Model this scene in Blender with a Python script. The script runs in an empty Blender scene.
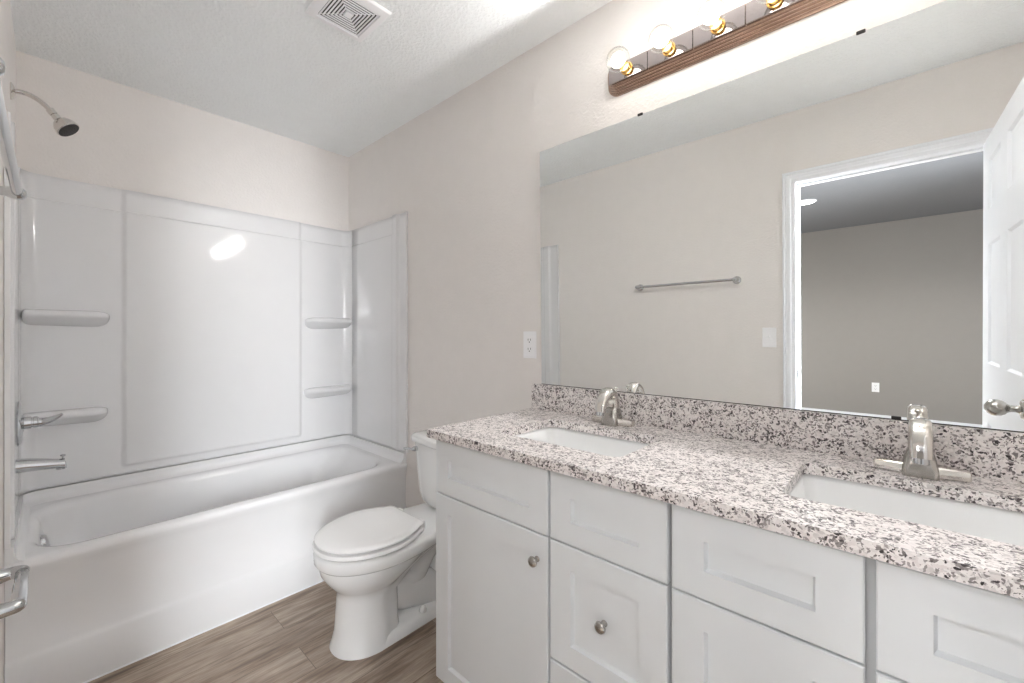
import bpy, bmesh, math, random
from mathutils import Vector, Matrix
random.seed(4)
S = bpy.context.scene
C = S.collection
PI = math.pi

# ------------------------------------------------------------------ camera, world, light, exposure
W, D, H = 1.524, 2.733, 2.43
cam_d = bpy.data.cameras.new('camera'); cam = bpy.data.objects.new('camera', cam_d); C.objects.link(cam)
cam.location = (0.1037, 0.0, 1.21)
cam.rotation_euler = (PI/2, 0, -0.8055)
cam_d.sensor_fit = 'HORIZONTAL'; cam_d.sensor_width = 36.0
cam_d.lens = 36.0*423.47/1024
cam_d.shift_x = (512-491.79)/1024
cam_d.shift_y = -(341.5-334.48)/1024
cam_d.clip_start = 0.01
S.camera = cam

wd = bpy.data.worlds.new('world'); S.world = wd; wd.use_nodes = True
wd.node_tree.nodes['Background'].inputs[0].default_value = (0.8, 0.87, 1, 1)
wd.node_tree.nodes['Background'].inputs[1].default_value = 0.3

S.view_settings.view_transform = 'Standard'; S.view_settings.look = 'None'
S.view_settings.gamma = 1; S.view_settings.use_curve_mapping = False
S.view_settings.exposure = 2.86
BULB_W = 4.9       # each vanity bulb
CAN_W = 8.0       # each recessed bedroom light, the seen one and the added ones
FILL_W = 40.0       # added fill light in the bedroom, behind the made-up window
S.cycles.diffuse_bounces = 10; S.cycles.max_bounces = 16

def area(name, loc, rot, sx, sy, power, col):
    l = bpy.data.lights.new(name, 'AREA'); l.shape = 'RECTANGLE'; l.size = sx; l.size_y = sy
    l.energy = power; l.color = col
    o = bpy.data.objects.new(name, l); C.objects.link(o); o.location = loc; o.rotation_euler = rot
    return o
# added light, unseen in the bedroom, brightening the bathroom through the doorway
wl = area('added_bedroom_fill', (-.86, -2.52, 1.45), (PI/2-.16, 0, 0), 1.45, 1.25, FILL_W, (0.93, 0.97, 1.0))
wl.data.spread = math.radians(84)

# ------------------------------------------------------------------ materials
def s2l(c): return tuple(((v/255)/12.92 if v/255 <= .04045 else ((v/255+.055)/1.055)**2.4) for v in c)
class M:
    def __init__(s, name):
        s.m = bpy.data.materials.new(name); s.m.use_nodes = True
        s.t = s.m.node_tree; s.n = s.t.nodes; s.b = s.n['Principled BSDF']
    def node(s, kind, **kw):
        n = s.n.new(kind)
        for k, v in kw.items(): setattr(n, k, v)
        return n
    def link(s, a, b): s.t.links.new(a, b)
    def coords(s, scale=(1,1,1)):
        tc = s.node('ShaderNodeTexCoord'); mp = s.node('ShaderNodeMapping'); mp.inputs['Scale'].default_value = scale
        s.link(tc.outputs['Object'], mp.inputs[0]); return mp.outputs[0]
    def noise(s, vec, scale, detail=3, rough=.5):
        n = s.node('ShaderNodeTexNoise'); n.inputs['Scale'].default_value = scale
        n.inputs['Detail'].default_value = detail; n.inputs['Roughness'].default_value = rough
        s.link(vec, n.inputs['Vector']); return n.outputs['Fac']
    def ramp(s, fac, stops):
        r = s.node('ShaderNodeValToRGB'); e = r.color_ramp.elements
        while len(e) < len(stops): e.new(.5)
        for el, (p, c) in zip(e, stops): el.position = p; el.color = (*c, 1) if len(c) == 3 else c
        s.link(fac, r.inputs[0]); return r.outputs[0]
    def mix(s, fac, a, b, mode='MIX'):
        n = s.node('ShaderNodeMix', data_type='RGBA', blend_type=mode)
        if isinstance(fac, (int, float)): n.inputs[0].default_value = fac
        else: s.link(fac, n.inputs[0])
        for sock, v in ((n.inputs[6], a), (n.inputs[7], b)):
            if isinstance(v, tuple): sock.default_value = (*v, 1)
            else: s.link(v, sock)
        return n.outputs[2]
    def bump(s, h, strength, dist=.002):
        b = s.node('ShaderNodeBump'); b.inputs['Strength'].default_value = strength; b.inputs['Distance'].default_value = dist
        s.link(h, b.inputs['Height']); s.link(b.outputs[0], s.b.inputs['Normal'])
def simple(name, col, rough=.5, metal=0, spec=.5, coat=0, var=0.0):
    m = M(name); m.b.inputs['Base Color'].default_value = (*col, 1)
    m.b.inputs['Roughness'].default_value = rough; m.b.inputs['Metallic'].default_value = metal
    m.b.inputs['Specular IOR Level'].default_value = spec
    if coat: m.b.inputs['Coat Weight'].default_value = coat; m.b.inputs['Coat Roughness'].default_value = .05
    n = m.noise(m.coords(), 14, 3)
    c = tuple(max(0, v*(1-var)) for v in col)
    m.link(m.ramp(n, [(.35, c), (.65, col)]), m.b.inputs['Base Color'])
    return m
def painted_wall(name, col, strength, scale):
    m = simple(name, col, .75, var=.015, spec=.3)
    v = m.coords(); a = m.noise(v, scale, 4, .55); b = m.noise(v, scale*2.7, 2)
    r = m.ramp(a, [(.42, (0,0,0)), (.62, (1,1,1))])
    m.bump(m.mix(.25, r, b), strength, .0022)
    return m.m
mat = {}
mat['wall'] = painted_wall('beige_wall_paint', s2l((234, 230, 227)), .42, 95)
mat['wall_far'] = painted_wall('bedroom_wall_dimmed', s2l((154, 150, 146)), .3, 95)  # same wall paint, with the bedroom's dimness put into the colour
mat['ceiling'] = painted_wall('knockdown_ceiling_paint', s2l((246, 249, 250)), .95, 70)
mat['ceiling_far'] = painted_wall('bedroom_ceiling_dimmed', s2l((134, 136, 141)), .4, 60)  # ceiling colour darkened to carry the dim bedroom light
mat['trim'] = simple('white_trim_paint', s2l((240, 242, 246)), .35, var=.01).m
mat['cabinet'] = simple('white_cabinet_paint', s2l((224, 227, 229)), .38, var=.01).m
mat['frame'] = simple('shaded_face_frame_paint', s2l((196, 198, 200)), .45, var=.01).m  # cabinet paint greyed, shade between the fronts put into the colour
_a = simple('glossy_white_acrylic', s2l((228, 228, 229)), .085, var=.008)
_a.bump(_a.noise(_a.coords(), 5, 2), .12, .006); mat['acrylic'] = _a.m
mat['porcelain'] = simple('white_porcelain', s2l((238, 239, 239)), .08, var=.006, coat=.5).m
mat['seat'] = simple('white_seat_plastic', s2l((240, 240, 240)), .2, var=.005).m
mat['plastic'] = simple('white_plastic', s2l((247, 247, 249)), .3, var=.01).m
mat['slot'] = simple('dark_slot', (.03,.03,.03), .6).m
mat['chrome'] = simple('polished_chrome', (.60,.61,.62), .09, 1, var=.02).m
mat['nickel'] = simple('brushed_nickel', (.50,.48,.45), .27, 1, var=.06).m
mat['steel'] = simple('polished_nickel', (.74,.71,.67), .13, 1, var=.04).m
mat['brass'] = simple('warm_brass', (.83,.52,.18), .2, 1, var=.05).m
mat['bronze'] = simple('antique_copper', (.50,.36,.29), .15, 1, var=.1).m
mat['faceplate'] = simple('smoky_copper_mirror', (.40,.35,.34), .06, 1, var=.03).m
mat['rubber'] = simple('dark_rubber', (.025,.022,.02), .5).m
mat['mirror'] = simple('mirror_silver', (.93,.945,.935), .0, 1, var=0).m
mat['caulk'] = simple('caulk', s2l((150,148,146)), .6).m
mat['filter'] = simple('vent_cavity', s2l((60,56,55)), .8).m

def emis(name, col, st):
    m = bpy.data.materials.new(name); m.use_nodes = True; t = m.node_tree
    t.nodes.remove(t.nodes['Principled BSDF']); e = t.nodes.new('ShaderNodeEmission')
    e.inputs[0].default_value = (*col, 1); e.inputs[1].default_value = st
    t.links.new(e.outputs[0], t.nodes['Material Output'].inputs[0]); return m
mat['glow'] = emis('hot_filament', (1, .95, .88), 3.4)
mat['added_pane'] = emis('added_pane_glow', (.93, .97, 1), .6)  # added glow for the made-up bedroom window
mat['can_glow'] = emis('recessed_light_glow', (1, .97, .93), 9)

def clear_glass():
    m = bpy.data.materials.new('clear_bulb_glass'); m.use_nodes = True; t = m.node_tree; N = t.nodes
    N.remove(N['Principled BSDF'])
    tr = N.new('ShaderNodeBsdfTransparent'); tr.inputs[0].default_value = (.97,.97,.96,1)
    gl = N.new('ShaderNodeBsdfGlossy'); gl.inputs['Roughness'].default_value = .03
    lw = N.new('ShaderNodeLayerWeight'); lw.inputs[0].default_value = .12
    mx = N.new('ShaderNodeMixShader'); ml = N.new('ShaderNodeMath'); ml.operation = 'MULTIPLY'; ml.inputs[1].default_value = .45
    t.links.new(lw.outputs['Fresnel'], ml.inputs[0]); t.links.new(ml.outputs[0], mx.inputs[0])
    t.links.new(tr.outputs[0], mx.inputs[1]); t.links.new(gl.outputs[0], mx.inputs[2])
    t.links.new(mx.outputs[0], N['Material Output'].inputs[0]); return m
mat['glass'] = clear_glass()

def granite():
    m = M('speckled_granite'); v = m.coords()
    d = m.node('ShaderNodeTexNoise'); d.inputs['Scale'].default_value = 60; m.link(v, d.inputs['Vector'])
    vv = m.node('ShaderNodeMix', data_type='VECTOR'); vv.inputs[0].default_value = .014
    m.link(v, vv.inputs[4]); m.link(d.outputs['Color'], vv.inputs[5]); wv = vv.outputs[1]
    def vor(scale):
        n = m.node('ShaderNodeTexVoronoi'); n.inputs['Scale'].default_value = scale; m.link(wv, n.inputs['Vector'])
        sp = m.node('ShaderNodeSeparateColor'); m.link(n.outputs['Color'], sp.inputs[0]); return sp.outputs
    a = vor(210); b = vor(265); c = vor(230)
    base = m.ramp(a[0], [(0, s2l((203,197,195))), (.3, s2l((231,226,224))), (.6, s2l((240,235,233))), (1, s2l((222,214,212)))])
    clump = m.noise(v, 52, 4, .6)
    def thr(sock, amt, lim):
        cl = m.ramp(clump, [(.38, (0,0,0)), (.64, (1,1,1))])
        mul = m.node('ShaderNodeMath', operation='MULTIPLY'); m.link(cl, mul.inputs[0]); mul.inputs[1].default_value = amt
        add = m.node('ShaderNodeMath', operation='ADD'); m.link(sock, add.inputs[0]); m.link(mul.outputs[0], add.inputs[1])
        gt = m.node('ShaderNodeMath', operation='GREATER_THAN'); m.link(add.outputs[0], gt.inputs[0]); gt.inputs[1].default_value = lim
        return gt.outputs[0]
    col = m.mix(thr(b[1], .42, .93), base, m.mix(b[2], s2l((112,106,105)), s2l((168,160,159))))
    col = m.mix(thr(c[0], .26, 1.035), col, m.mix(c[1], s2l((38,33,35)), s2l((84,75,77))))
    m.link(col, m.b.inputs['Base Color']); m.b.inputs['Roughness'].default_value = .33
    return m.m
mat['granite'] = granite()

def planks():
    m = M('greige_oak_vinyl_plank'); v = m.coords()
    br = m.node('ShaderNodeTexBrick'); br.offset = .37; br.inputs['Scale'].default_value = 1
    br.inputs['Brick Width'].default_value = 1.22; br.inputs['Row Height'].default_value = .152
    br.inputs['Mortar Size'].default_value = .0012; br.inputs['Mortar Smooth'].default_value = .2
    br.inputs['Color1'].default_value = (0,0,0,1); br.inputs['Color2'].default_value = (1,1,1,1); br.inputs['Mortar'].default_value = (.5,.5,.5,1)
    m.link(v, br.inputs['Vector'])
    # shift the grain of every board
    ad = m.node('ShaderNodeVectorMath', operation='MULTIPLY_ADD'); ad.inputs[1].default_value = (7, 3, 5)
    m.link(br.outputs['Color'], ad.inputs[0]); m.link(v, ad.inputs[2])
    def stretch(sx, sy):
        mp = m.node('ShaderNodeMapping'); mp.inputs['Scale'].default_value = (sx, sy, 1); m.link(ad.outputs[0], mp.inputs[0]); return mp.outputs[0]
    g1 = m.noise(stretch(1.4, 13), 2.2, 7, .62); g2 = m.noise(stretch(3, 90), 3, 5, .7); g3 = m.noise(stretch(.8, 5), 3, 2)
    c = m.ramp(g1, [(.30, s2l((92,74,62))), (.43, s2l((156,134,115))), (.56, s2l((204,186,166))), (.70, s2l((134,114,100)))])
    c = m.mix(m.ramp(g2, [(.35, (.62,.62,.62)), (.6, (1,1,1))]), (0,0,0), c, 'MIX')
    c = m.mix(.35, c, m.ramp(g3, [(.35, s2l((120,104,94))), (.65, s2l((186,174,163)))]))
    tone = m.ramp(br.outputs['Color'], [(0, (.82,.80,.79)), (1, (1.0,1.0,1.0))])
    c = m.mix(1.0, c, tone, 'MULTIPLY')
    c = m.mix(br.outputs['Fac'], c, s2l((112,98,87)))
    m.link(c, m.b.inputs['Base Color']); m.b.inputs['Roughness'].default_value = .42
    m.bump(g2, .12, .0008)
    return m.m
mat['floor'] = planks()
mat['carpet'] = simple('beige_carpet', s2l((178,168,156)), .95, var=.2).m

# ------------------------------------------------------------------ mesh helpers
def box(bm, x0, x1, y0, y1, z0, z1):
    v = [bm.verts.new((x, y, z)) for z in (z0, z1) for y in (y0, y1) for x in (x0, x1)]
    for f in ((0,2,3,1), (4,5,7,6), (0,1,5,4), (2,6,7,3), (0,4,6,2), (1,3,7,5)): bm.faces.new([v[i] for i in f])
def loft(bm, rings, cap0=True, cap1=True, close=True):
    R = [[bm.verts.new(p) for p in r] for r in rings]
    n = len(R[0])
    for a, b in zip(R, R[1:]):
        for i in range(n if close else n-1):
            j = (i+1) % n
            bm.faces.new((a[i], a[j], b[j], b[i]))
    if cap0: bm.faces.new(R[0][::-1])
    if cap1: bm.faces.new(R[-1])
    return R
def basis(d):
    d = Vector(d).normalized(); u = Vector((0,0,1)) if abs(d.z) < .9 else Vector((1,0,0))
    a = d.cross(u).normalized(); return a, d.cross(a).normalized()
def tube(bm, pts, rad, n=16, cap=True, flat=1.0):
    pts = [Vector(p) for p in pts]; rings = []
    if not isinstance(rad, (list, tuple)): rad = [rad]*len(pts)
    a = None
    for i, p in enumerate(pts):
        d = (pts[min(i+1, len(pts)-1)]-pts[max(i-1, 0)]).normalized()
        if a is None: a, b = basis(d)
        else:
            a = (a-d*a.dot(d)).normalized(); b = d.cross(a).normalized()
        rings.append([p+a*math.cos(2*PI*k/n)*rad[i]+b*math.sin(2*PI*k/n)*rad[i]*flat for k in range(n)])
    loft(bm, rings, cap, cap)
def lathe(bm, o, ax, prof, n=32):
    """prof = [(distance along ax, radius)]"""
    o = Vector(o); ax = Vector(ax).normalized(); a, b = basis(ax)
    loft(bm, [[o+ax*t+(a*math.cos(2*PI*k/n)+b*math.sin(2*PI*k/n))*max(r, .0002) for k in range(n)] for t, r in prof])
def curve_pts(P, n=8):
    """Catmull-Rom through P"""
    P = [Vector(p) for p in P]; out = []
    Q = [P[0]*2-P[1]]+P+[P[-1]*2-P[-2]]
    for i in range(1, len(Q)-2):
        for k in range(n):
            t = k/n; a, b, c, d = Q[i-1:i+3]
            out.append(.5*((2*b)+(c-a)*t+(2*a-5*b+4*c-d)*t*t+(3*b-a-3*c+d)*t**3))
    out.append(P[-1]); return out
def rrect(x0, x1, y0, y1, r, z, k=6):
    r = min(r, (x1-x0)/2-1e-4, (y1-y0)/2-1e-4); out = []
    for cx, cy, a0 in ((x1-r, y1-r, 0), (x0+r, y1-r, PI/2), (x0+r, y0+r, PI), (x1-r, y0+r, 1.5*PI)):
        for i in range(k+1):
            a = a0+PI/2*i/k; out.append((cx+r*math.cos(a), cy+r*math.sin(a), z))
    return out
def new(): return bmesh.new()
def obj(name, bm, m, parent=None, origin=None, bevel=0, seg=3, smooth=35, recalc=True):
    if recalc: bmesh.ops.recalc_face_normals(bm, faces=bm.faces)
    off = parent_loc(parent) if parent else Vector(origin or (0,0,0))
    bmesh.ops.translate(bm, verts=bm.verts, vec=-off)
    me = bpy.data.meshes.new(name); bm.to_mesh(me); bm.free()
    if isinstance(m, (list, tuple)):
        for q in m: me.materials.append(q)
    else: me.materials.append(m)
    o = bpy.data.objects.new(name, me); C.objects.link(o)
    if parent: o.parent = parent
    else: o.location = off
    if smooth:
        me.shade_smooth(); me.set_sharp_from_angle(angle=math.radians(smooth))
    if bevel:
        b = o.modifiers.new('bevel', 'BEVEL'); b.width = bevel; b.segments = seg; b.limit_method = 'ANGLE'
        b.angle_limit = math.radians(40); b.harden_normals = True
    return o
def parent_loc(p):
    v = Vector(p.location)
    while p.parent: p = p.parent; v += Vector(p.location)
    return v
def tag(o, label, cat, group=None):
    o['label'] = label; o['category'] = cat
    if group: o['group'] = group
    return o
def thing(name, label, cat, loc, group=None):
    o = bpy.data.objects.new(name, None); C.objects.link(o); o.location = loc
    o.empty_display_size = .05
    return tag(o, label, cat, group)
def struct(name, bm, m, bevel=0, origin=None, parent=None, **k):
    o = obj(name, bm, m, parent, origin, bevel, **k)
    if not parent: o['kind'] = 'structure'
    return o
def copy_tree(o, loc=None, label=None, parent=None):
    c = o.copy(); C.objects.link(c)
    if parent is not None: c.parent = parent
    if loc is not None: c.location = loc
    if label: c['label'] = label
    for ch in list(o.children): copy_tree(ch, parent=c)
    return c

# ------------------------------------------------------------------ the room
T = .11
JL, JR, JT = .418, -.312, 2.028        # door opening in the left wall (latch side, hinge side, head)
YF = -.46                              # front wall, behind the camera
bm = new(); box(bm, 0, W, YF, D, -.05, 0); struct('floor', bm, mat['floor'])
bm = new(); box(bm, 0, W, YF, D, H, H+.05); struct('ceiling', bm, mat['ceiling'])
bm = new(); box(bm, W, W+T, YF-T, D+T, 0, H); struct('wall_right', bm, mat['wall'])
bm = new(); box(bm, 0, W, D, D+T, 0, H); struct('wall_back', bm, mat['wall'])
bm = new(); box(bm, 0, W, YF-T, YF, 0, H); struct('wall_front', bm, mat['wall'])
bm = new()
box(bm, -T, 0, JL+.019, D+T, 0, H); box(bm, -T, 0, YF-T, JR-.019, 0, H); box(bm, -T, 0, JR-.019, JL+.019, JT+.019, H)
struct('wall_left', bm, mat['wall'])
# bedroom beyond the doorway
BX, BY0, BY1 = -4.1, -2.6, 2.9
bm = new(); box(bm, BX, 0, BY0, BY1, -.05, 0); struct('floor.001', bm, mat['carpet'])
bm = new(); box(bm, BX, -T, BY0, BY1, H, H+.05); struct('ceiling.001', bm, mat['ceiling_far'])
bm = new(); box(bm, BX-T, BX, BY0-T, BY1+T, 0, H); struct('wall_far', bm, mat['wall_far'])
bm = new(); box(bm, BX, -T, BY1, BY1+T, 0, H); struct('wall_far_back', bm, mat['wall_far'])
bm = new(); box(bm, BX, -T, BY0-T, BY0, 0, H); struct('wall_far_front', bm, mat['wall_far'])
bm = new(); box(bm, -T-.004, -T, YF-T, BY1, 0, .001)
bm.free()
# added window, framing the bedroom fill light where the mirror does not show it
bm = new()
for a, b, c, d in ((-1.66, -.12, .76, .82), (-1.66, -.12, 2.08, 2.14), (-1.66, -1.59, .82, 2.08), (-.17, -.12, .82, 2.08), (-1.59, -.17, 1.43, 1.47)): box(bm, a, b, BY0-.01, BY0+.05, c, d)
wn = struct('added_window_1', bm, mat['trim'], .004)
bm = new(); box(bm, -1.59, -.17, BY0, BY0+.012, .82, 2.08); obj('added_pane', bm, mat['added_pane'], wn)
# baseboards
def baseboard(name, x0, x1, y0, y1):
    bm = new(); box(bm, x0, x1, y0, y1, 0, .083); struct(name, bm, mat['trim'], .004)
baseboard('baseboard_left', 0, .012, JL+.09, 2.03)
baseboard('baseboard_right', W-.012, W, 1.12, 2.03)
baseboard('baseboard_far', BX, BX+.012, BY0, BY1)

# jamb and casing round the doorway
bm = new()
box(bm, -T-.002, .002, JL, JL+.019, 0, JT+.019); box(bm, -T-.002, .002, JR-.019, JR, 0, JT+.019); box(bm, -T-.002, .002, JR, JL, JT, JT+.019)
box(bm, -.075, -.040, JL-.011, JL, 0, JT); box(bm, -.075, -.040, JR, JR+.011, 0, JT); box(bm, -.075, -.040, JR, JL, JT-.011, JT)
jamb = struct('trim_1', bm, mat['trim'], .0015)
bm = new(); box(bm, -.028, -.006, JL-.0015, JL+.001, .91, .99); sp = obj('strike_plate', bm, mat['nickel'], jamb, bevel=.0008)
bm = new(); box(bm, -.024, -.012, JL-.0022, JL, .935, .965); obj('latch_hole', bm, mat['slot'], sp)
def casing(bm, side):
    """stepped colonial casing swept round the opening"""
    prof = [(0, 0), (0, .008), (.008, .011), (.020, .012), (.026, .016), (.044, .017), (.050, .013), (.056, .013), (.060, .018), (.066, .017), (.068, .010), (.068, 0)]
    rv = .001; prof = [(d*.9, h) for d, h in prof]
    rings = []
    for (y, z, my, mz) in ((JL+rv, 0, 1, 0), (JL+rv, JT+rv, 1, 1), (JR-rv, JT+rv, -1, 1), (JR-rv, 0, -1, 0)):
        rings.append([(side[0]+side[1]*h, y+my*d, z+mz*d) for d, h in prof])
    loft(bm, rings)
bm = new(); casing(bm, (0, 1)); struct('trim_2', bm, mat['trim'], smooth=25)
bm = new(); casing(bm, (-T, -1)); struct('trim_3', bm, mat['trim'], smooth=25)

# ------------------------------------------------------------------ the six panel door, standing open into the room
DW, DH, DT = .835, 2.013, .035
hinge = Vector((-.008, JR+.001, .012))
door = bpy.data.objects.new('door_1', None); C.objects.link(door); door.location = hinge; door['kind'] = 'structure'
def door_leaf():
    bm = new()
    xs = [0, .130, .378, .500, .735, DW]
    zs = [0, .235, .780, 1.040, 1.555, 1.700, 1.915, DH]
    faces = {}
    for yy, s in ((DT, 1), (0, -1)):
        V = [[bm.verts.new((x, yy, z)) for x in xs] for z in zs]
        for k in range(len(zs)-1):
            for i in range(len(xs)-1):
                q = [V[k][i], V[k][i+1], V[k+1][i+1], V[k+1][i]]
                if s > 0: q = q[::-1]
                if i in (1, 3) and k in (1, 3, 5):
                    x0, x1, z0, z1 = xs[i], xs[i+1], zs[k], zs[k+1]
                    def ring(ins, dep): return [bm.verts.new((x, yy-s*dep, z)) for x, z in ((x0+ins, z0+ins), (x1-ins, z0+ins), (x1-ins, z1-ins), (x0+ins, z1-ins))]
                    rs = [[V[k][i], V[k][i+1], V[k+1][i+1], V[k+1][i]], ring(.008, .009), ring(.020, .010), ring(.044, .0035)]
                    for a, b in zip(rs, rs[1:]):
                        for j in range(4): bm.faces.new((a[j], a[(j+1)%4], b[(j+1)%4], b[j]))
                    bm.faces.new(rs[-1])
                else: bm.faces.new(q)
        faces[s] = V
    A, B = faces[1], faces[-1]
    for k in range(len(zs)-1):
        for i in (0, len(xs)-1): bm.faces.new((A[k][i], A[k+1][i], B[k+1][i], B[k][i]))
    for i in range(len(xs)-1):
        for k in (0, len(zs)-1): bm.faces.new((A[k][i], A[k][i+1], B[k][i+1], B[k][i]))
    bmesh.ops.translate(bm, verts=bm.verts, vec=hinge)
    return bm
leaf = obj('door_leaf', door_leaf(), mat['trim'], door, smooth=20)
kx, kz = hinge.x+.778, .950
for s, y0 in ((1, hinge.y+DT), (-1, hinge.y)):
    bm = new()
    lathe(bm, (kx, y0, kz), (0, s, 0), [(0, .032), (.004, .032), (.008, .028), (.010, .016), (.014, .012), (.020, .0105), (.030, .011), (.036, .014), (.041, .020), (.050, .0255), (.060, .0275), (.070, .0255), (.080, .018), (.086, .008), (.087, 0)])
    obj('door_knob', bm, mat['nickel'], door)
for z in (.25, 1.05, 1.82):
    bm = new(); lathe(bm, (-.004, JR+.004, z-.045), (0, 0, 1), [(0, .006), (.09, .006)], 12); obj('hinge', bm, mat['nickel'], door)
door.rotation_euler = (0, 0, math.radians(-1.2))

# ------------------------------------------------------------------ bathtub
tub = thing('bathtub', 'white alcove bathtub with a plain front apron, below the shower surround', 'bathtub', (W/2, 2.39, 0))
TX0, TX1, TY0, TY1 = .0008, W-.0008, 2.035, D-.004
def tub_mesh():
    bm = new()
    def R(x0, x1, y0, y1, r, z): return rrect(x0, x1, y0, y1, r, z, 8)
    def outer(y0, z, r=.004): return R(TX0, TX1, y0, TY1, r, z)
    rings = [outer(TY0+.002, .0), outer(TY0+.002, .148), outer(TY0+.008, .158), outer(TY0+.016, .172), outer(TY0+.017, .30),
             outer(TY0+.013, .40), outer(TY0+.006, .432), outer(TY0, .450), outer(TY0, .460), outer(TY0+.004, .470), outer(TY0+.012, .476)]
    RX0, RX1, RY0, RY1 = .066, W-.105, TY0+.062, D-.085
    rings += [R(RX0-.022, RX1+.030, RY0-.020, RY1+.022, .15, .4775), R(RX0-.012, RX1+.012, RY0-.008, RY1+.010, .14, .475),
              R(RX0, RX1, RY0, RY1, .135, .466), R(RX0+.008, RX1-.012, RY0+.008, RY1-.008, .13, .445)]
    for t in (.15, .35, .6, .8):
        rings.append(R(RX0+.006+.085*t, RX1-.02-.25*t, RY0+.012+.040*t, RY1-.010-.05*t, .13, .44-.33*t))
    rings += [R(RX0+.100, RX1-.31, RY0+.075, RY1-.085, .11, .125), R(RX0+.16, RX1-.38, RY0+.12, RY1-.13, .08, .112)]
    loft(bm, rings)
    return bm
obj('basin', tub_mesh(), mat['acrylic'], tub, smooth=50)
# upstand along the three walls
bm = new()
FZ = .528
def upstand(bm):
    pts = []
    def path(off, r):
        out = [(TX0+off, TY0+.01)]
        for cx, cy, a0 in ((TX0+off+r, TY1-off-r, PI), (TX1-off-r, TY1-off-r, PI/2)):
            for i in range(9): a = a0-PI/2*i/8; out.append((cx+r*math.cos(a), cy+r*math.sin(a)))
        out.append((TX1-off, TY0+.01)); return out
    prof = [(.0, .45), (.055, .470), (.040, .4785), (.028, .486), (.022, .500), (.020, FZ), (.0, FZ)]
    P = [path(o, .05 if o < .03 else .04) for o, z in prof]
    rings = [[(P[j][i][0], P[j][i][1], prof[j][1]) for j in range(len(prof))] for i in range(len(P[0]))]
    loft(bm, rings)
upstand(bm); obj('upstand', bm, mat['acrylic'], tub, smooth=50)
bm = new(); lathe(bm, (.080, 2.36, .408), (1, 0, .26), [(0, .036), (.006, .036), (.014, .033), (.018, .026), (.019, 0)]); ovf = obj('overflow_plate', bm, mat['chrome'], tub)
bm = new(); lathe(bm, (.36, 2.37, .112), (0, 0, 1), [(0, .035), (.003, .035), (.006, .028), (.007, 0)]); obj('drain', bm, mat['chrome'], tub)
bm = new(); box(bm, .004, W-.004, TY0-.002, TY0+.004, 0, .005); obj('caulk_line', bm, mat['trim'], tub)

# ------------------------------------------------------------------ shower surround (moulded panels with relief)
sur = thing('shower_surround', 'glossy white moulded wall panels with corner shelves round the bathtub', 'shower surround', (W/2, 2.45, FZ))
SZ0, SZ1 = FZ+.003, 1.915
def sm(a, b, x):
    t = min(1, max(0, (x-a)/(b-a))); return t*t*(3-2*t)
def plateau(x, a, b, w): return sm(a-w, a+w, x)*(1-sm(b-w, b+w, x))
def back_h(x, z):
    h = .018 + .011*plateau(x, .350, 1.190, .013)*sm(.565, .583, z)
    h -= .009*sm(1.801, 1.809, z)
    return h
def side_h(y, z):
    h = .012 + .008*plateau(y, 2.118, 2.172, .006) - .006*(1-sm(2.100, 2.118, y))
    h -= .004*sm(1.801, 1.809, z)*sm(2.13, 2.2, y)
    h += .006*(1-sm(2.034, 2.046, y))
    return h
def grid(fn, us, zs):
    bm = new()
    V = [[bm.verts.new(fn(u, z)) for u in us] for z in zs]
    for k in range(len(zs)-1):
        for i in range(len(us)-1): bm.faces.new((V[k][i], V[k][i+1], V[k+1][i+1], V[k+1][i]))
    return bm
def seq(a, b, n): return [a+(b-a)*i/n for i in range(n+1)]
zs = sorted(set(seq(SZ0, .56, 2)+seq(.56, .59, 10)+seq(.59, 1.79, 10)+seq(1.79, 1.82, 20)+seq(1.82, SZ1, 3)))
CR = .055                                            # cove radius of the two inner corners
us = seq(0, 1, 8)
xs = sorted(set(seq(CR+.012, .33, 6)+seq(.33, .37, 14)+seq(.37, 1.17, 10)+seq(1.17, 1.21, 14)+seq(1.21, W-CR-.012, 5)))
def back_fn(u, z):
    if u < 0:                                        # left cove
        a = PI + (-u)*0
        t = -u; ang = PI/2+PI/2*t
        cx, cy = CR+.012, D-back_h(.1, z)-CR
        return (cx+CR*math.cos(ang), cy+CR*math.sin(ang), z)
    if u > 10:
        t = u-10; ang = PI/2-PI/2*t
        cx, cy = W-CR-.012, D-back_h(1.4, z)-CR
        return (cx+CR*math.cos(ang), cy+CR*math.sin(ang), z)
    return (u, D-back_h(u, z), z)
ulist = [-t for t in seq(1, .06, 9)]+xs+[10+t for t in seq(.06, 1, 9)]
def thick(o, t, off=-1):
    s = o.modifiers.new('thickness', 'SOLIDIFY'); s.thickness = t; s.offset = off; return o
o = obj('back_panel', grid(back_fn, ulist, zs), mat['acrylic'], sur, smooth=60, recalc=False); thick(o, .005, -1)
ys = sorted(set(seq(2.030, 2.05, 8)+seq(2.05, 2.09, 3)+seq(2.09, 2.20, 36)+seq(2.20, D-.014-CR+.0, 5)))
def left_fn(u, z): return (side_h(u, z), u, z)
def right_fn(u, z): return (W-side_h(u, z), u, z)
o = obj('side_panel', grid(left_fn, ys, zs), mat['acrylic'], sur, smooth=60, recalc=False); thick(o, .005, -1)
o = obj('side_panel', grid(right_fn, ys, zs), mat['acrylic'], sur, smooth=60, recalc=False); thick(o, .005, 1)
for x0, x1 in ((.001, .006), (W-.006, W-.001)):      # edge flange against the wall
    bm = new(); box(bm, x0 if x0 < 1 else W-.016, .016 if x0 < 1 else x1, 2.028, 2.034, SZ0, SZ1); obj('edge_trim', bm, mat['acrylic'], sur, bevel=.002)
bm = new(); box(bm, .004, W-.004, D-.012, D-.006, SZ0, SZ0+.004); obj('seam', bm, mat['caulk'], sur)
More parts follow.
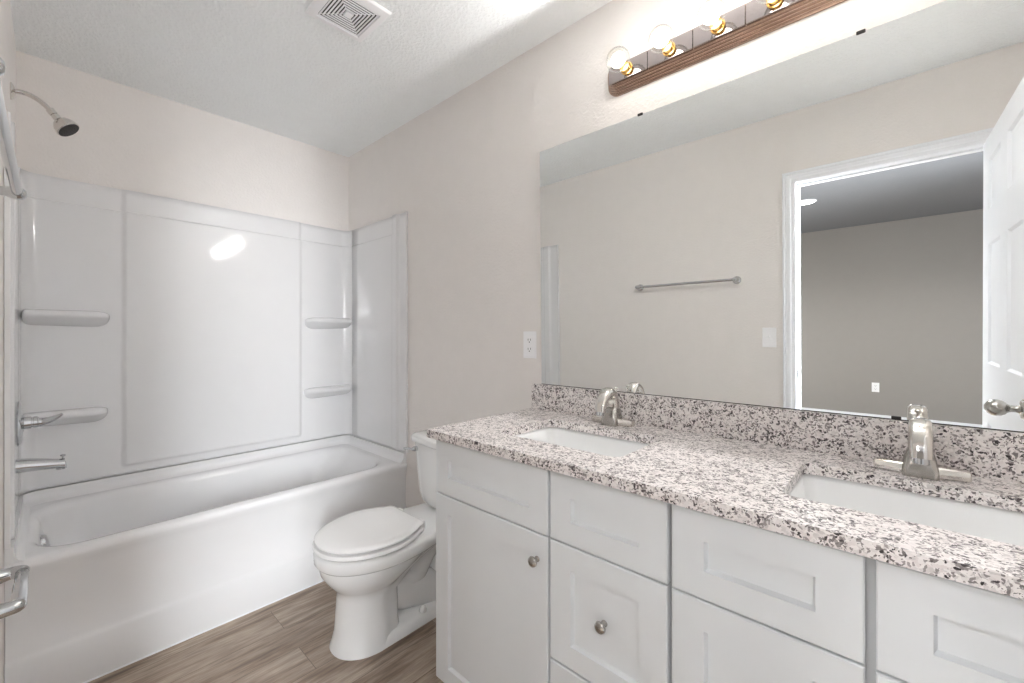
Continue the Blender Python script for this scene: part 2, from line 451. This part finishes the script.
def shelf(xa, xb, z):
    """soap ledge: rounded nose at the xa end, running into the corner at xb, undercut below"""
    bm = new(); s = 1 if xb > xa else -1; L = abs(xb-xa); n = 22; rings = []
    yw = D-.013
    for i in range(n+1):
        t = (i/n)**1.5; d = L*t
        q = math.sqrt(max(0, 1-(1-min(1, t/.22))**2))                # rounded end
        w = .010+.072*q; th = .010+.028*q; dr = .004+.036*q*(1-.25*t)
        zc = z-.038*(1-q)*.5
        prof = [(yw, zc), (yw-w*.55, zc+.001), (yw-w*.82, zc-.001), (yw-w*.96, zc-th*.22), (yw-w, zc-th*.5), (yw-w*.96, zc-th*.82), (yw-w*.80, zc-th*1.02), (yw-w*.45, zc-th-dr*.55), (yw-w*.15, zc-th-dr*.9), (yw, zc-th-dr)]
        rings.append([(xa+s*d, y, k) for y, k in prof])
    loft(bm, rings)
    o = obj('shelf', bm, mat['acrylic'], sur, smooth=80)
    m = o.modifiers.new('sub', 'SUBSURF'); m.levels = 1; m.render_levels = 2
shelf(1.216, W-.016, 1.318); shelf(1.212, W-.016, .872)
shelf(.298, .016, 1.318); shelf(.292, .016, .874)

# ------------------------------------------------------------------ shower head, valve, tub spout
sh = thing('wall_shower', 'brushed nickel shower head on a bent arm, high on the left wall', 'shower', (0, 2.36, 2.108))
bm = new(); lathe(bm, (0, 2.36, 2.108), (1, 0, 0), [(0, .031), (.003, .031), (.008, .024), (.012, .012), (.013, 0)]); obj('flange', bm, mat['steel'], sh)
arm = curve_pts([(.006, 2.36, 2.110), (.030, 2.36, 2.114), (.054, 2.36, 2.110), (.078, 2.36, 2.097), (.104, 2.36, 2.073)], 6)
bm = new(); tube(bm, arm, .0085, 16); obj('shower_arm', bm, mat['steel'], sh)
ax = Vector((.60, -.06, -.80)).normalized(); p = Vector((.100, 2.36, 2.078))
bm = new(); lathe(bm, p, ax, [(0, .010), (.001, .0130), (.020, .0130), (.021, .0105), (.023, .0105), (.024, .0125), (.036, .0130), (.044, .009)]); obj('swivel_collar', bm, mat['steel'], sh)
bm = new(); lathe(bm, p+ax*.040, Vector((.62, -.22, -.76)), [(0, .009), (.003, .017), (.010, .0265), (.022, .0345), (.038, .0385), (.0435, .0395), (.0455, .038), (.046, .0365), (.0461, 0)]); hd = obj('shower_head', bm, mat['steel'], sh)
bm = new(); q = p+ax*.040; a2 = Vector((.62, -.22, -.76)).normalized()
lathe(bm, q+a2*.0462, a2, [(0, .0355), (.002, .0355), (.003, .033), (.0031, 0)])
aa, bb = basis(a2)
for rr, nn in ((.009, 6), (.019, 12), (.028, 18)):
    for k in range(nn):
        c = q+a2*.0485+(aa*math.cos(2*PI*k/nn)+bb*math.sin(2*PI*k/nn))*rr
        lathe(bm, c, a2, [(0, .0018), (.0022, .0014)], 6)
obj('spray_face', bm, mat['rubber'], hd)

vl = thing('shower_valve', 'round chrome shower valve plate with a lever handle, above the tub spout', 'valve', (.0125, 2.36, .878))
bm = new(); lathe(bm, (.0125, 2.36, .878), (1, 0, 0), [(0, .078), (.005, .083), (.010, .083), (.015, .076), (.018, .058), (.019, .034), (.022, .028), (.022, 0)], 48); obj('escutcheon', bm, mat['chrome'], vl)
bm = new(); lathe(bm, (.032, 2.36, .878), (1, 0, 0), [(0, .024), (.020, .023), (.021, .019), (.025, .019), (.026, .022), (.036, .022), (.037, .019), (.040, .018), (.040, 0)]); obj('hub', bm, mat['chrome'], vl)
bm = new(); tube(bm, curve_pts([(.062, 2.36, .876), (.080, 2.358, .877), (.100, 2.352, .882), (.120, 2.344, .892), (.134, 2.338, .902)], 5), [.021-.016*(i/20)**.8 for i in range(21)], 18); obj('handle', bm, mat['chrome'], vl, smooth=60)

spt = thing('tub_spout', 'chrome tub spout with a pull-up diverter knob, below the valve', 'spout', (.014, 2.36, .716))
bm = new()
rr = []
for i in range(17):
    t = i/16; x = .014+.128*t; zc = .722-.012*t-.006*t*t; hy = .027-.006*t; hz = .027-.010*t+.004*sm(.85, 1, t)
    rr.append([(x, 2.36+hy*math.cos(2*PI*k/20), zc+hz*math.sin(2*PI*k/20)) for k in range(20)])
loft(bm, rr); lathe(bm, (.130, 2.36, .712), (.1, 0, -1), [(0, .015), (.026, .015), (.027, .012), (.024, .010)])
obj('spout_body', bm, mat['chrome'], spt, smooth=60)
bm = new(); lathe(bm, (.136, 2.36, .720), (0, 0, 1), [(0, .003), (.014, .003), (.015, .008), (.019, .008), (.021, .005), (.021, 0)], 16); obj('diverter_knob', bm, mat['chrome'], spt)

# ------------------------------------------------------------------ toilet
TYC = 1.545
toi = thing('toilet', 'white two-piece toilet with its lid closed, between the bathtub and the vanity', 'toilet', (1.16, TYC, 0))
def egg(xf, xb, w, wb, z, xc=None, n=20, rb=.04, rnd=False):
    """outline: elliptic nose at xf (towards -x), widest w at xc, narrowing to half width wb at xb"""
    xc = xc if xc is not None else xf+.62*(xb-xf); a = xc-xf; half = []
    for i in range(n+1):                                             # nose, from tip to widest
        t = PI/2*i/n; half.append((xc-a*math.cos(t), w*math.sin(t)**.92))
    m = 10
    for i in range(1, m+1):
        t = i/m; half.append((xc+(xb-rb-xc)*t, w+(wb-w)*(t**1.9 if rnd else sm(0, 1, t))))
    for i in range(1, 6):
        t = PI/2*i/5; half.append((xb-rb+rb*math.sin(t), wb-rb+rb*math.cos(t) if wb > rb else wb*math.cos(t)))
    up = [(x, TYC+y, z) for x, y in half]; dn = [(x, TYC-y, z) for x, y in reversed(half[1:])]
    return up+dn
def bowl():
    bm = new()
    R = [egg(.842, 1.10, .121, .100, 0, .985), egg(.843, 1.10, .120, .100, .006, .985), egg(.851, 1.095, .112, .095, .028, .985), egg(.859, 1.09, .105, .092, .07, 1.0),
         egg(.864, 1.09, .101, .090, .14, .985), egg(.868, 1.09, .100, .088, .19, .985), egg(.868, 1.13, .102, .084, .212, 1.0), egg(.852, 1.17, .120, .080, .236, 1.0),
         egg(.826, 1.24, .146, .080, .266, 1.015), egg(.806, 1.32, .165, .088, .298, 1.03), egg(.801, 1.40, .170, .098, .328, 1.035), egg(.802, 1.46, .169, .108, .337, 1.04),
         egg(.790, 1.47, .181, .121, .3385, 1.04), egg(.784, 1.48, .186, .127, .346, 1.04), egg(.784, 1.48, .185, .126, .376, 1.04), egg(.789, 1.478, .180, .122, .385, 1.04), egg(.80, 1.47, .170, .115, .388, 1.04)]
    loft(bm, R)
    # foot that runs back to the wall side, trapway and sump
    loft(bm, [egg(.844, 1.36, .1205, .118, 0, .985, rb=.05), egg(.847, 1.36, .118, .118, .010, .985, rb=.05), egg(.870, 1.352, .104, .108, .030, .99, rb=.05), egg(.90, 1.345, .085, .098, .040, 1.0, rb=.05)])
    tp = curve_pts([(1.06, TYC, .26), (1.11, TYC, .175), (1.19, TYC, .165), (1.265, TYC, .255), (1.335, TYC, .275), (1.375, TYC, .18), (1.375, TYC, .05)], 6)
    tube(bm, tp, [.078-.012*min(1, i/12) for i in range(len(tp))], 24)
    tube(bm, curve_pts([(1.05, TYC, .22), (1.13, TYC, .13), (1.20, TYC, .105), (1.27, TYC, .075), (1.30, TYC, .04)], 6), [.070, .072, .074, .076, .078]+[.080]*20, 24)
    return bm
obj('bowl', bowl(), mat['porcelain'], toi, smooth=50)
for s in (-1, 1):
    bm = new(); lathe(bm, (1.190, TYC+s*.098, .044), (0, 0, 1), [(0, .016), (.008, .016), (.018, .012), (.024, .006), (.025, 0)], 20); obj('bolt_cap', bm, mat['porcelain'], toi, smooth=60)
def E(xf, xb, w, wb, z): return egg(xf, xb, w, wb, z, 1.01, rb=.03, rnd=True)
bm = new(); loft(bm, [E(.800, 1.16, .164, .112, .386), E(.800, 1.16, .164, .112, .3925), E(.787, 1.178, .179, .131, .3935), E(.781, 1.182, .185, .136, .3985), E(.781, 1.182, .185, .136, .405), E(.785, 1.178, .181, .132, .4105), E(.80, 1.16, .167, .112, .4115)]); obj('seat', bm, mat['seat'], toi, smooth=40)
bm = new(); loft(bm, [E(.802, 1.165, .164, .110, .410), E(.802, 1.165, .164, .110, .4165), E(.792, 1.178, .175, .128, .4175), E(.787, 1.182, .180, .133, .4215), E(.787, 1.182, .180, .133, .428), E(.792, 1.178, .175, .128, .4335), E(.806, 1.166, .162, .110, .4365), E(.85, 1.13, .125, .08, .438)]); obj('lid', bm, mat['seat'], toi, smooth=40)
for s in (-1, 1):
    bm = new(); box(bm, 1.170, 1.208, TYC+s*.078-.018, TYC+s*.078+.018, .386, .424); obj('seat_hinge', bm, mat['seat'], toi, bevel=.008)
def tank():
    bm = new(); rings = []
    for z, x0, hw, r in ((.402, 1.372, .135, .05), (.408, 1.362, .155, .055), (.430, 1.350, .172, .055), (.50, 1.342, .180, .05), (.60, 1.335, .190, .045), (.700, 1.330, .197, .04)):
        rings.append([(x0+(x-x0)*1.0-(0.016*math.cos(PI*(y-TYC)/(2*hw)) if x < x0+.06 else 0), y, z) for x, y, z in rrect(x0, 1.512, TYC-hw, TYC+hw, r, z, 8)])
    loft(bm, rings); return bm
def tank_ring(x0, x1, hw, r, z):
    pts = []
    for i in range(17): 
        t = -1+2*i/16; pts.append((x0-.018*(1-t*t), TYC+t*(hw-r)*-1, z))
    base = rrect(x0, x1, TYC-hw, TYC+hw, r, z, 8)
    # base order: corner(x1,y1), corner(x0,y1), corner(x0,y0), corner(x1,y0); insert the bowed front between the two x0 corners
    return base[:18]+pts[1:-1]+base[18:]
bm = new(); loft(bm, [tank_ring(*a) for a in ((1.392, 1.500, .130, .04, .389), (1.368, 1.508, .152, .05, .393), (1.356, 1.510, .166, .055, .406), (1.350, 1.511, .175, .05, .45), (1.347, 1.512, .182, .045, .55), (1.340, 1.512, .192, .04, .684))])
obj('tank', bm, mat['porcelain'], toi, smooth=50)
bm = new(); loft(bm, [tank_ring(*a) for a in ((1.336, 1.514, .196, .035, .685), (1.329, 1.517, .203, .035, .690), (1.328, 1.519, .204, .035, .700), (1.329, 1.519, .203, .035, .714), (1.335, 1.516, .197, .035, .722), (1.352, 1.505, .182, .03, .726))])
obj('tank_lid', bm, mat['porcelain'], toi, smooth=50)
bm = new(); lathe(bm, (1.332, TYC+.150, .655), (-1, 0, 0), [(-.01, .012), (.008, .012), (.012, .010), (.020, .007), (.020, 0)], 18)
tube(bm, [(1.318, TYC+.150, .655), (1.313, TYC+.175, .654), (1.312, TYC+.205, .650), (1.313, TYC+.218, .649)], [.006, .008, .0095, .006], 14, flat=.6)
obj('flush_lever', bm, mat['chrome'], toi, smooth=60)
bm = new(); box(bm, 1.40, 1.48, TYC-.10, TYC+.10, .386, .391); obj('tank_gasket', bm, mat['rubber'], toi)

# ------------------------------------------------------------------ vanity
VX = .978                      # face of the door and drawer fronts
VY1, VY0 = 1.095, -.425
van = thing('vanity_cabinet', 'long white vanity cabinet with recessed-panel doors and drawers and round knobs', 'cabinet', (VX, (VY0+VY1)/2, 0))
bm = new()
box(bm, VX+.020, VX+.038, VY0, VY1, .085, .8735); box(bm, VX+.038, W-.001, VY1-.016, VY1, .085, .8735); box(bm, VX+.038, W-.001, VY0, VY0+.016, .085, .8735)
box(bm, VX+.038, W-.001, VY0+.016, VY1-.016, .085, .101); box(bm, W-.013, W-.001, VY0+.016, VY1-.016, .101, .8735); box(bm, VX+.038, W-.013, .330, .346, .101, .8735); box(bm, VX+.085, W-.002, VY0+.01, VY1-.01, 0, .086)
obj('body', bm, mat['frame'], van, bevel=.001)
bm = new(); box(bm, VX+.0195, W-.0015, VY1-.002, VY1+.003, .085, .871); obj('end_panel', bm, mat['cabinet'], van, bevel=.001)
def front(name, y0, y1, z0, z1, stile=.061, top=.057, bot=.055, knob=None):
    bm = new()
    def ring(i, j, k, l, dx): return [bm.verts.new((VX+dx, y, z)) for y, z in ((y0+i, z0+k), (y1-j, z0+k), (y1-j, z1-l), (y0+i, z1-l))]
    e = .0022
    rs = [ring(0, 0, 0, 0, .019), ring(0, 0, 0, 0, e), ring(e, e, e, e, 0), ring(stile, stile, bot, top, 0), ring(stile+.0012, stile+.0012, bot+.0012, top+.0012, .0035), ring(stile+.0048, stile+.0048, bot+.0048, top+.0048, .0105)]
    bm.faces.new(rs[0][::-1])
    for a, b in zip(rs, rs[1:]):
        for j in range(4): bm.faces.new((a[j], a[(j+1)%4], b[(j+1)%4], b[j]))
    bm.faces.new(rs[-1])
    o = obj(name, bm, mat['cabinet'], van, smooth=20)
    if knob:
        bm = new(); dx = 0 if knob[2] else .0100
        lathe(bm, (VX+dx, knob[0], knob[1]), (-1, 0, 0), [(0, .0075), (.002, .0075), (.004, .005), (.012, .0048), (.014, .008), (.017, .0122), (.020, .0135), (.024, .0125), (.0265, .008), (.027, 0)], 24)
        obj('knob', bm, mat['nickel'], o, smooth=60)
    return o
zA, zB, zC = (.6965, .866), (.3955, .6925), (.095, .390)
front('drawer_front', .643, 1.095, *zA); front('door', .643, 1.095, .090, .6925, knob=(.676, .628, True))
for y0, y1 in ((.342, .636), (.038, .333)):
    front('drawer', y0, y1, *zA)
    yk = (y0+y1)/2
    for a, b in (zB, zC): front('drawer', y0, y1, a, b, knob=(yk, (a+b)/2, False))
front('drawer_front', -.425, .025, *zA); front('door', -.425, .025, .090, .6925, knob=(-.010, .628, True))

# counter with two sink cutouts
CT0, CT1 = .874, .900
ctop = thing('countertop', 'speckled pink-grey granite vanity countertop with two sink cutouts', 'countertop', (1.24, .33, CT0))
SK = [(1.372, 1.088, .918, .506), (1.372, 1.088, .166, -.246)]        # x back, x front, y left, y right of each cutout
def counter():
    bm = new(); loops = [rrect(.956, W-.001, -.445, 1.118, .006, CT1, 3)]
    for xb, xf, yl, yr in SK: loops.append(rrect(xf, xb, yr, yl, .028, CT1, 6))
    edges = []
    for L in loops:
        V = [bm.verts.new(p) for p in L]
        edges += [bm.edges.new((V[i], V[(i+1) % len(V)])) for i in range(len(V))]
    bmesh.ops.triangle_fill(bm, use_beauty=True, use_dissolve=False, edges=edges)
    r = bmesh.ops.extrude_face_region(bm, geom=list(bm.faces))
    bmesh.ops.translate(bm, verts=[e for e in r['geom'] if isinstance(e, bmesh.types.BMVert)], vec=(0, 0, CT0-CT1))
    return bm
obj('slab', counter(), mat['granite'], ctop, bevel=.003, seg=3)
bm = new(); box(bm, 1.502, W-.001, -.445, 1.112, CT1, 1.003); obj('backsplash', bm, mat['granite'], ctop, bevel=.0015)

def sink(label, xb, xf, yl, yr):
    t = thing('sink', label, 'sink', ((xb+xf)/2, (yl+yr)/2, CT0-.14), 'rectangular sinks set in the countertop')
    bm = new(); e = .006
    def R(i, r, z): return rrect(xf-e+i, xb+e-i, yr-e+i, yl+e-i, r, z, 8)
    rings = [R(-.015, .04, CT0-.001), R(0, .03, CT0-.001), R(.006, .032, CT0-.012), R(.018, .04, CT0-.075), R(.030, .045, CT0-.100), R(.055, .04, CT0-.112), R(.080, .02, CT0-.116)]
    outer = [R(.060, .03, CT0-.130), R(.015, .05, CT0-.110), R(-.004, .04, CT0-.02), R(-.015, .04, CT0-.012)]
    loft(bm, outer+rings); obj('basin', bm, mat['porcelain'], t, smooth=60)
    bm = new(); lathe(bm, ((xb+xf)/2, (yl+yr)/2, CT0-.117), (0, 0, 1), [(0, .022), (.003, .022), (.005, .017), (.005, 0)]); obj('drain', bm, mat['chrome'], t)
    return t
sink('white rectangular undermount sink nearer the toilet, set in the granite', *SK[0])
sink('white rectangular undermount sink at the right end of the countertop', *SK[1])

# ------------------------------------------------------------------ faucets
FX, FY = 1.448, .713
fa = thing('faucet', 'polished nickel two-handle faucet behind the sink nearer the toilet', 'faucet', (FX, FY, CT1), 'two-handle faucets')
z0 = CT1
bm = new()
def sq(x0, x1, hw, r, z): return rrect(FX+x0, FX+x1, FY-hw, FY+hw, r, z, 5)
loft(bm, [sq(-.034, .028, .0290, .010, z0), sq(-.034, .028, .0290, .010, z0+.012), sq(-.033, .028, .0275, .012, z0+.026), sq(-.029, .026, .0250, .014, z0+.040), sq(-.022, .024, .0210, .014, z0+.052), sq(-.012, .020, .0165, .012, z0+.060)])
obj('body', bm, mat['nickel'], fa, smooth=50)
# spout: broad rounded blade arching forward over the basin
path = curve_pts([(.010, .045), (.012, .080), (-.002, .106), (-.030, .116), (-.062, .106), (-.088, .084)], 5)if False else None
cp = curve_pts([(FX+.006, FY, z0+.035), (FX+.007, FY, z0+.075), (FX-.006, FY, z0+.104), (FX-.032, FY, z0+.114), (FX-.060, FY, z0+.100), (FX-.078, FY, z0+.074), (FX-.084, FY, z0+.052)], 5)
bm = new(); rings = []
for i, p in enumerate(cp):
    t = i/(len(cp)-1); d = (cp[min(i+1, len(cp)-1)]-cp[max(i-1, 0)]).normalized(); up = Vector((0, 1, 0)).cross(d)
    hw = .0195-.002*t; hh = .017-.003*t
    ring = []
    for k in range(24):
        a = 2*PI*k/24; cx = math.copysign(abs(math.cos(a))**.7, math.cos(a)); sy = math.copysign(abs(math.sin(a))**.7, math.sin(a))
        ring.append(p+Vector((0, hw*cx, 0))+up*hh*sy)
    rings.append(ring)
loft(bm, rings); obj('spout', bm, mat['steel'], fa, smooth=60)
e = cp[-1]; bm = new(); lathe(bm, e-Vector((.004, 0, -.002))*0, (cp[-1]-cp[-2]), [(-.004, .0125), (.010, .0125), (.011, .010), (.009, .009), (.009, 0)], 24); obj('aerator', bm, mat['chrome'], fa)
for s in (-1, 1):
    bm = new(); rings = []
    for t, hx, zc, hz in ((0, .020, .0125, .0122), (.15, .019, .0125, .0120), (.5, .0155, .0125, .0112), (.8, .0135, .0122, .0105), (.95, .0125, .0120, .010), (1, .010, .0120, .008)):
        y = FY+s*(.024+.052*t)
        rings.append([(FX+.001+dx, y, z0+zc+dz) for dx, y_, dz in [(c*hx, 0, q*hz) for c, q in ((-1, -.8), (-.8, -1), (.8, -1), (1, -.8), (1, .8), (.8, 1), (-.8, 1), (-1, .8))]])
    loft(bm, rings); obj('handle', bm, mat['steel'], fa, smooth=30)
bm = new(); lathe(bm, (FX+.025, FY, z0+.030), (0, 0, 1), [(0, .0025), (.085, .0025), (.086, .006), (.093, .006), (.096, .003), (.096, 0)], 14); obj('lift_rod', bm, mat['steel'], fa)
copy_tree(fa, (1.436, -.034, CT1), 'polished nickel two-handle faucet behind the sink at the right end')

# ------------------------------------------------------------------ wall mirror
MZ0, MZ1, MY0, MY1 = 1.0045, 1.966, -.43, 1.072
mir = thing('wall_mirror', 'large frameless mirror standing on the granite backsplash', 'mirror', (1.520, .32, MZ0))
bm = new(); box(bm, 1.518, 1.5225, MY0, MY1, MZ0, MZ1)
obj('glass', bm, mat['mirror'], mir, bevel=.0008, seg=1, smooth=0)
bm = new(); box(bm, 1.5172, 1.5182, MY0, MY1, MZ0-.001, MZ0+.0012); obj('dark_edge_strip', bm, mat['rubber'], mir)  # thin dark strip along the mirror's bottom edge
def clip(y, z, s):
    bm = new(); box(bm, 1.5145, 1.5235, y-.009, y+.009, z-.004, z+.004); o = obj('clip', bm, mat['rubber'], mir, bevel=.002)
clip(.640, MZ1, 1); clip(.068, MZ1, 1); clip(.004, MZ0+.004, -1)
mir.rotation_euler = (0, -.0125, 0)

# ------------------------------------------------------------------ vanity light and its bulbs
LB_Y0, LB_Y1, LB_Z = -.128, .766, 2.122
vlt = thing('vanity_light', 'long antique copper bar light fixture with brass sockets, above the mirror', 'light fixture', (W, .32, LB_Z))
def yzrr(x, ins, r, hz=.052):
    return [(x, p[0], p[1]) for p in rrect(LB_Y0+ins, LB_Y1-ins, LB_Z-hz+ins, LB_Z+hz-ins, r, 0, 10)]
bm = new(); rings = []
steps = [(0, 0), (.007, 0), (.009, .003), (.011, .0045), (.016, .0045), (.0185, .0075), (.0205, .009), (.0255, .009), (.028, .012), (.030, .0135), (.035, .0135), (.0375, .0165), (.0395, .018), (.044, .018), (.046, .020)]
for dx, ins in steps: rings.append(yzrr(W-dx, ins, .040-ins))
loft(bm, rings); obj('base', bm, mat['bronze'], vlt, smooth=25)
BY = [.672-.143*k for k in range(6)]
BX_, BZ_ = 1.402, 2.113
SX = W-.046
def plate(y0, y1):
    bm = new(); box(bm, SX-.006, SX+.001, y0, y1, LB_Z-.030, LB_Z+.030); return obj('face_plate', bm, mat['faceplate'], vlt, bevel=.002, seg=2)
cuts = [LB_Y1-.024]+[ (a+b)/2 for a, b in zip(BY, BY[1:])]+[LB_Y0+.024]
for a, b in zip(cuts[1:], cuts): plate(a+.0008, b-.0008)
for y in BY:
    bm = new(); lathe(bm, (SX-.006, y, LB_Z), (-1, 0, -.0), [(0, .0205), (.003, .0205), (.004, .0175), (.018, .0175), (.021, .0165), (.021, 0)], 28); obj('socket', bm, mat['brass'], vlt)
def bulb(y, label):
    t = thing('light_bulb', label, 'light bulb', (SX-.027, y, LB_Z), 'globe bulbs on the vanity light')
    x0 = SX-.0265
    prof = [(0, .0125), (.003, .0135)]; R = .0385; c = .044
    for i in range(3, 25):
        a = PI*(1-i/24); 
        if R*math.sin(a) > .0135 or i > 12: prof.append((c+R*math.cos(a), max(0, R*math.sin(a))))
    bm = new(); lathe(bm, (x0, y, LB_Z), (-1, 0, 0), prof, 32); obj('glass_globe', bm, mat['glass'], t, smooth=80)
    bm = new(); lathe(bm, (x0-.022, y, LB_Z), (-1, 0, 0), [(0, .006), (.004, .014), (.010, .0205), (.019, .0245), (.028, .0225), (.035, .015), (.039, .005), (.0395, 0)], 20); obj('filament', bm, mat['glow'], t, smooth=80)
    return t
ords = ['leftmost', 'second from left', 'third from left', 'fourth from left', 'fifth from left', 'sixth and last from left']
b0 = bulb(BY[0], 'clear lit globe bulb, leftmost on the copper bar light')
for k in range(1, 6): copy_tree(b0, (SX-.027, BY[k], LB_Z), 'clear lit globe bulb, %s on the copper bar light' % ords[k])
for y in BY:
    l = bpy.data.lights.new('bulb_light', 'SPOT'); l.spot_size = PI; l.spot_blend = .12; l.energy = BULB_W; l.shadow_soft_size = .022; l.color = (1, .985, .98)
    lo = bpy.data.objects.new('bulb_light', l); C.objects.link(lo); lo.location = (SX-.072, y, LB_Z); lo.rotation_euler = (0, PI/2, 0)

# ------------------------------------------------------------------ electrical plates
def outlet(name, label, loc, axis):
    """duplex outlet on a wall of constant x; axis = direction it faces"""
    t = thing(name, label, 'outlet', loc); x, y, z = loc; s = axis
    def bx(bm, a, b, y0, y1, z0, z1): box(bm, min(x+s*a, x+s*b), max(x+s*a, x+s*b), y0, y1, z0, z1)
    bm = new(); bx(bm, 0, .005, y-.035, y+.035, z-.0575, z+.0575); obj('cover_plate', bm, mat['plastic'], t, bevel=.0025)
    for dz in (-.0195, .0195):
        bm = new(); R = [rrect(y-.0165, y+.0165, z+dz-.0145, z+dz+.0145, .010, 0, 5)]
        loft(bm, [[(x+s*.0045, p[0], p[1]) for p in R[0]], [(x+s*.0065, p[0], p[1]) for p in R[0]]]); r = obj('receptacle', bm, mat['plastic'], t)
        bm = new(); bx(bm, .006, .0068, y-.0078, y-.0056, z+dz-.002, z+dz+.007); bx(bm, .006, .0068, y+.0056, y+.0078, z+dz-.002, z+dz+.007); bx(bm, .006, .0068, y-.0022, y+.0022, z+dz-.010, z+dz-.0055); obj('slots', bm, mat['slot'], r)
    bm = new(); lathe(bm, (x+s*.005, y, z), (s, 0, 0), [(0, .003), (.0012, .0025), (.0012, 0)], 12); obj('screw', bm, mat['plastic'], t)
    return t
outlet('wall_outlet', 'white wall outlet beside the mirror, above the countertop end', (W, 1.136, 1.166), -1)
outlet('wall_outlet', 'white wall outlet low on the bedroom wall, seen through the doorway', (BX, .205, .418), 1)
sw = thing('light_switch', 'white light switch plate beside the door casing, seen in the mirror', 'light switch', (0, .548, 1.155))
bm = new(); box(bm, 0, .005, .513, .583, 1.0975, 1.2125); obj('cover_plate', bm, mat['plastic'], sw, bevel=.0025)
bm = new(); box(bm, .0045, .0065, .543, .553, 1.143, 1.167); obj('switch_slot', bm, mat['plastic'], sw, bevel=.0005)
bm = new(); loft(bm, [[(.005, y, z) for y, z in ((.5445, 1.149), (.5515, 1.149), (.5515, 1.161), (.5445, 1.161))], [(.016, y, z) for y, z in ((.5455, 1.158), (.5505, 1.158), (.5505, 1.165), (.5455, 1.165))]]); obj('toggle', bm, mat['plastic'], sw)

# ------------------------------------------------------------------ towel bar and paper holder on the left wall
tb = thing('towel_bar', 'straight chrome towel bar on the left wall, seen again in the mirror', 'towel bar', (0, 1.026, 1.506))
TBX, TBZ = .055, 1.506
for y in (.716, 1.331):
    bm = new(); lathe(bm, (0, y, TBZ), (1, 0, 0), [(0, .024), (.004, .024), (.008, .020), (.016, .012), (.030, .009), (.040, .010), (.045, .012), (.055, .0135), (.063, .012), (.068, .007), (.069, 0)], 28); obj('post', bm, mat['chrome'], tb, smooth=60)
bm = new(); tube(bm, [(TBX, .728, TBZ), (TBX, 1.325, TBZ)], .0085, 24); obj('bar', bm, mat['chrome'], tb)
tp = thing('toilet_paper_holder', 'empty chrome toilet paper holder on the left wall, lower left corner', 'toilet paper holder', (0, 1.30, .690))
for s, y in ((-1, 1.216), (1, 1.392)):
    bm = new()
    pts = curve_pts([(0, y, .69), (.010, y, .69), (.030, y, .69), (.046, y, .69), (.058, y-s*.004, .69), (.063, y-s*.012, .69)], 4)
    tube(bm, pts, [.024, .025, .0245, .023, .021, .0195, .018, .0165, .015, .0140, .0132, .0128, .0126, .0126, .0128, .0130, .0132, .0130, .0124, .0105, .006], 24)
    obj('post', bm, mat['chrome'], tp, smooth=60)
bm = new(); lathe(bm, (.060, 1.222, .69), (0, 1, 0), [(0, .004), (.004, .0095), (.010, .0115), (.090, .0115), (.091, .0105), (.158, .0105), (.162, .0085), (.164, .004)], 24); obj('roller', bm, mat['chrome'], tp)

# ------------------------------------------------------------------ exhaust fan grille
vc = (.883, 1.500); hv = .115
vent = thing('exhaust_vent', 'white square ceiling exhaust fan cover with concentric slots', 'vent', (vc[0], vc[1], H))
def vr(i, z): return [(vc[0]+sx*(hv-i), vc[1]+sy*(hv-i), z) for sx, sy in ((-1,-1), (1,-1), (1,1), (-1,1))]
bm = new(); loft(bm, [vr(0, H), vr(0, H-.004), vr(.004, H-.009), vr(.028, H-.015), vr(.030, H-.015), vr(.031, H-.006)], cap1=False); obj('frame', bm, mat['plastic'], vent, smooth=20)
bm = new(); loft(bm, [vr(.030, H-.002), vr(.030, H-.005)]); obj('cavity', bm, mat['filter'], vent, smooth=0)
i = .0335
while i < .094:
    bm = new(); loft(bm, [vr(i, H-.011), vr(i, H-.0135), vr(i+.0052, H-.0135), vr(i+.0052, H-.011), vr(i, H-.011)], cap0=False, cap1=False); obj('louver', bm, mat['plastic'], vent, smooth=0); i += .0112
bm = new(); loft(bm, [vr(i, H-.006), vr(i, H-.0145)]); obj('centre_plate', bm, mat['plastic'], vent, smooth=0)
bm = new()
for sx, sy in ((1,1), (1,-1), (-1,1), (-1,-1)):
    a = .030*0; tube(bm, [(vc[0]+sx*(hv-.031), vc[1]+sy*(hv-.031), H-.0085), (vc[0]+sx*.01, vc[1]+sy*.01, H-.0085)], .0012, 6)
obj('louver_bridge', bm, mat['plastic'], vent)

# ------------------------------------------------------------------ recessed light in the bedroom ceiling, plus added ones out of view
rl = thing('recessed_light', 'round lit recessed ceiling light in the bedroom, seen through the doorway', 'ceiling light', (-2.29, .672, H), 'recessed lights in the bedroom ceiling')
bm = new(); lathe(bm, (-2.29, .672, H), (0, 0, -1), [(0, .095), (.004, .095), (.007, .085), (.004, .078), (.004, 0)], 40); obj('trim_ring', bm, mat['plastic'], rl)
bm = new(); lathe(bm, (-2.29, .672, H-.0045), (0, 0, -1), [(0, .077), (.003, .075), (.003, 0)], 40); obj('lens', bm, mat['can_glow'], rl)
copy_tree(rl, (-2.29, -.75, H), 'round lit recessed ceiling light in the bedroom, added out of view behind the open door')  # this and the next copies are added to light the cabinet fronts
copy_tree(rl, (-.95, .672, H), 'round lit recessed ceiling light in the bedroom, added unseen above the doorway head')
copy_tree(rl, (-.95, -.75, H), 'round lit recessed ceiling light in the bedroom, added unseen nearest the hinge side of the doorway')
for x, y in ((-2.29, .672), (-2.29, -.75), (-.95, .672), (-.95, -.75)):  # lamps for the seen light and for the added ones
    l = bpy.data.lights.new('recessed_lamp', 'SPOT'); l.energy = CAN_W; l.spot_size = 2.7; l.spot_blend = .5; l.shadow_soft_size = .075; l.color = (1, .985, .965)
    lo = bpy.data.objects.new('recessed_lamp', l); C.objects.link(lo); lo.location = (x, y, H-.02)
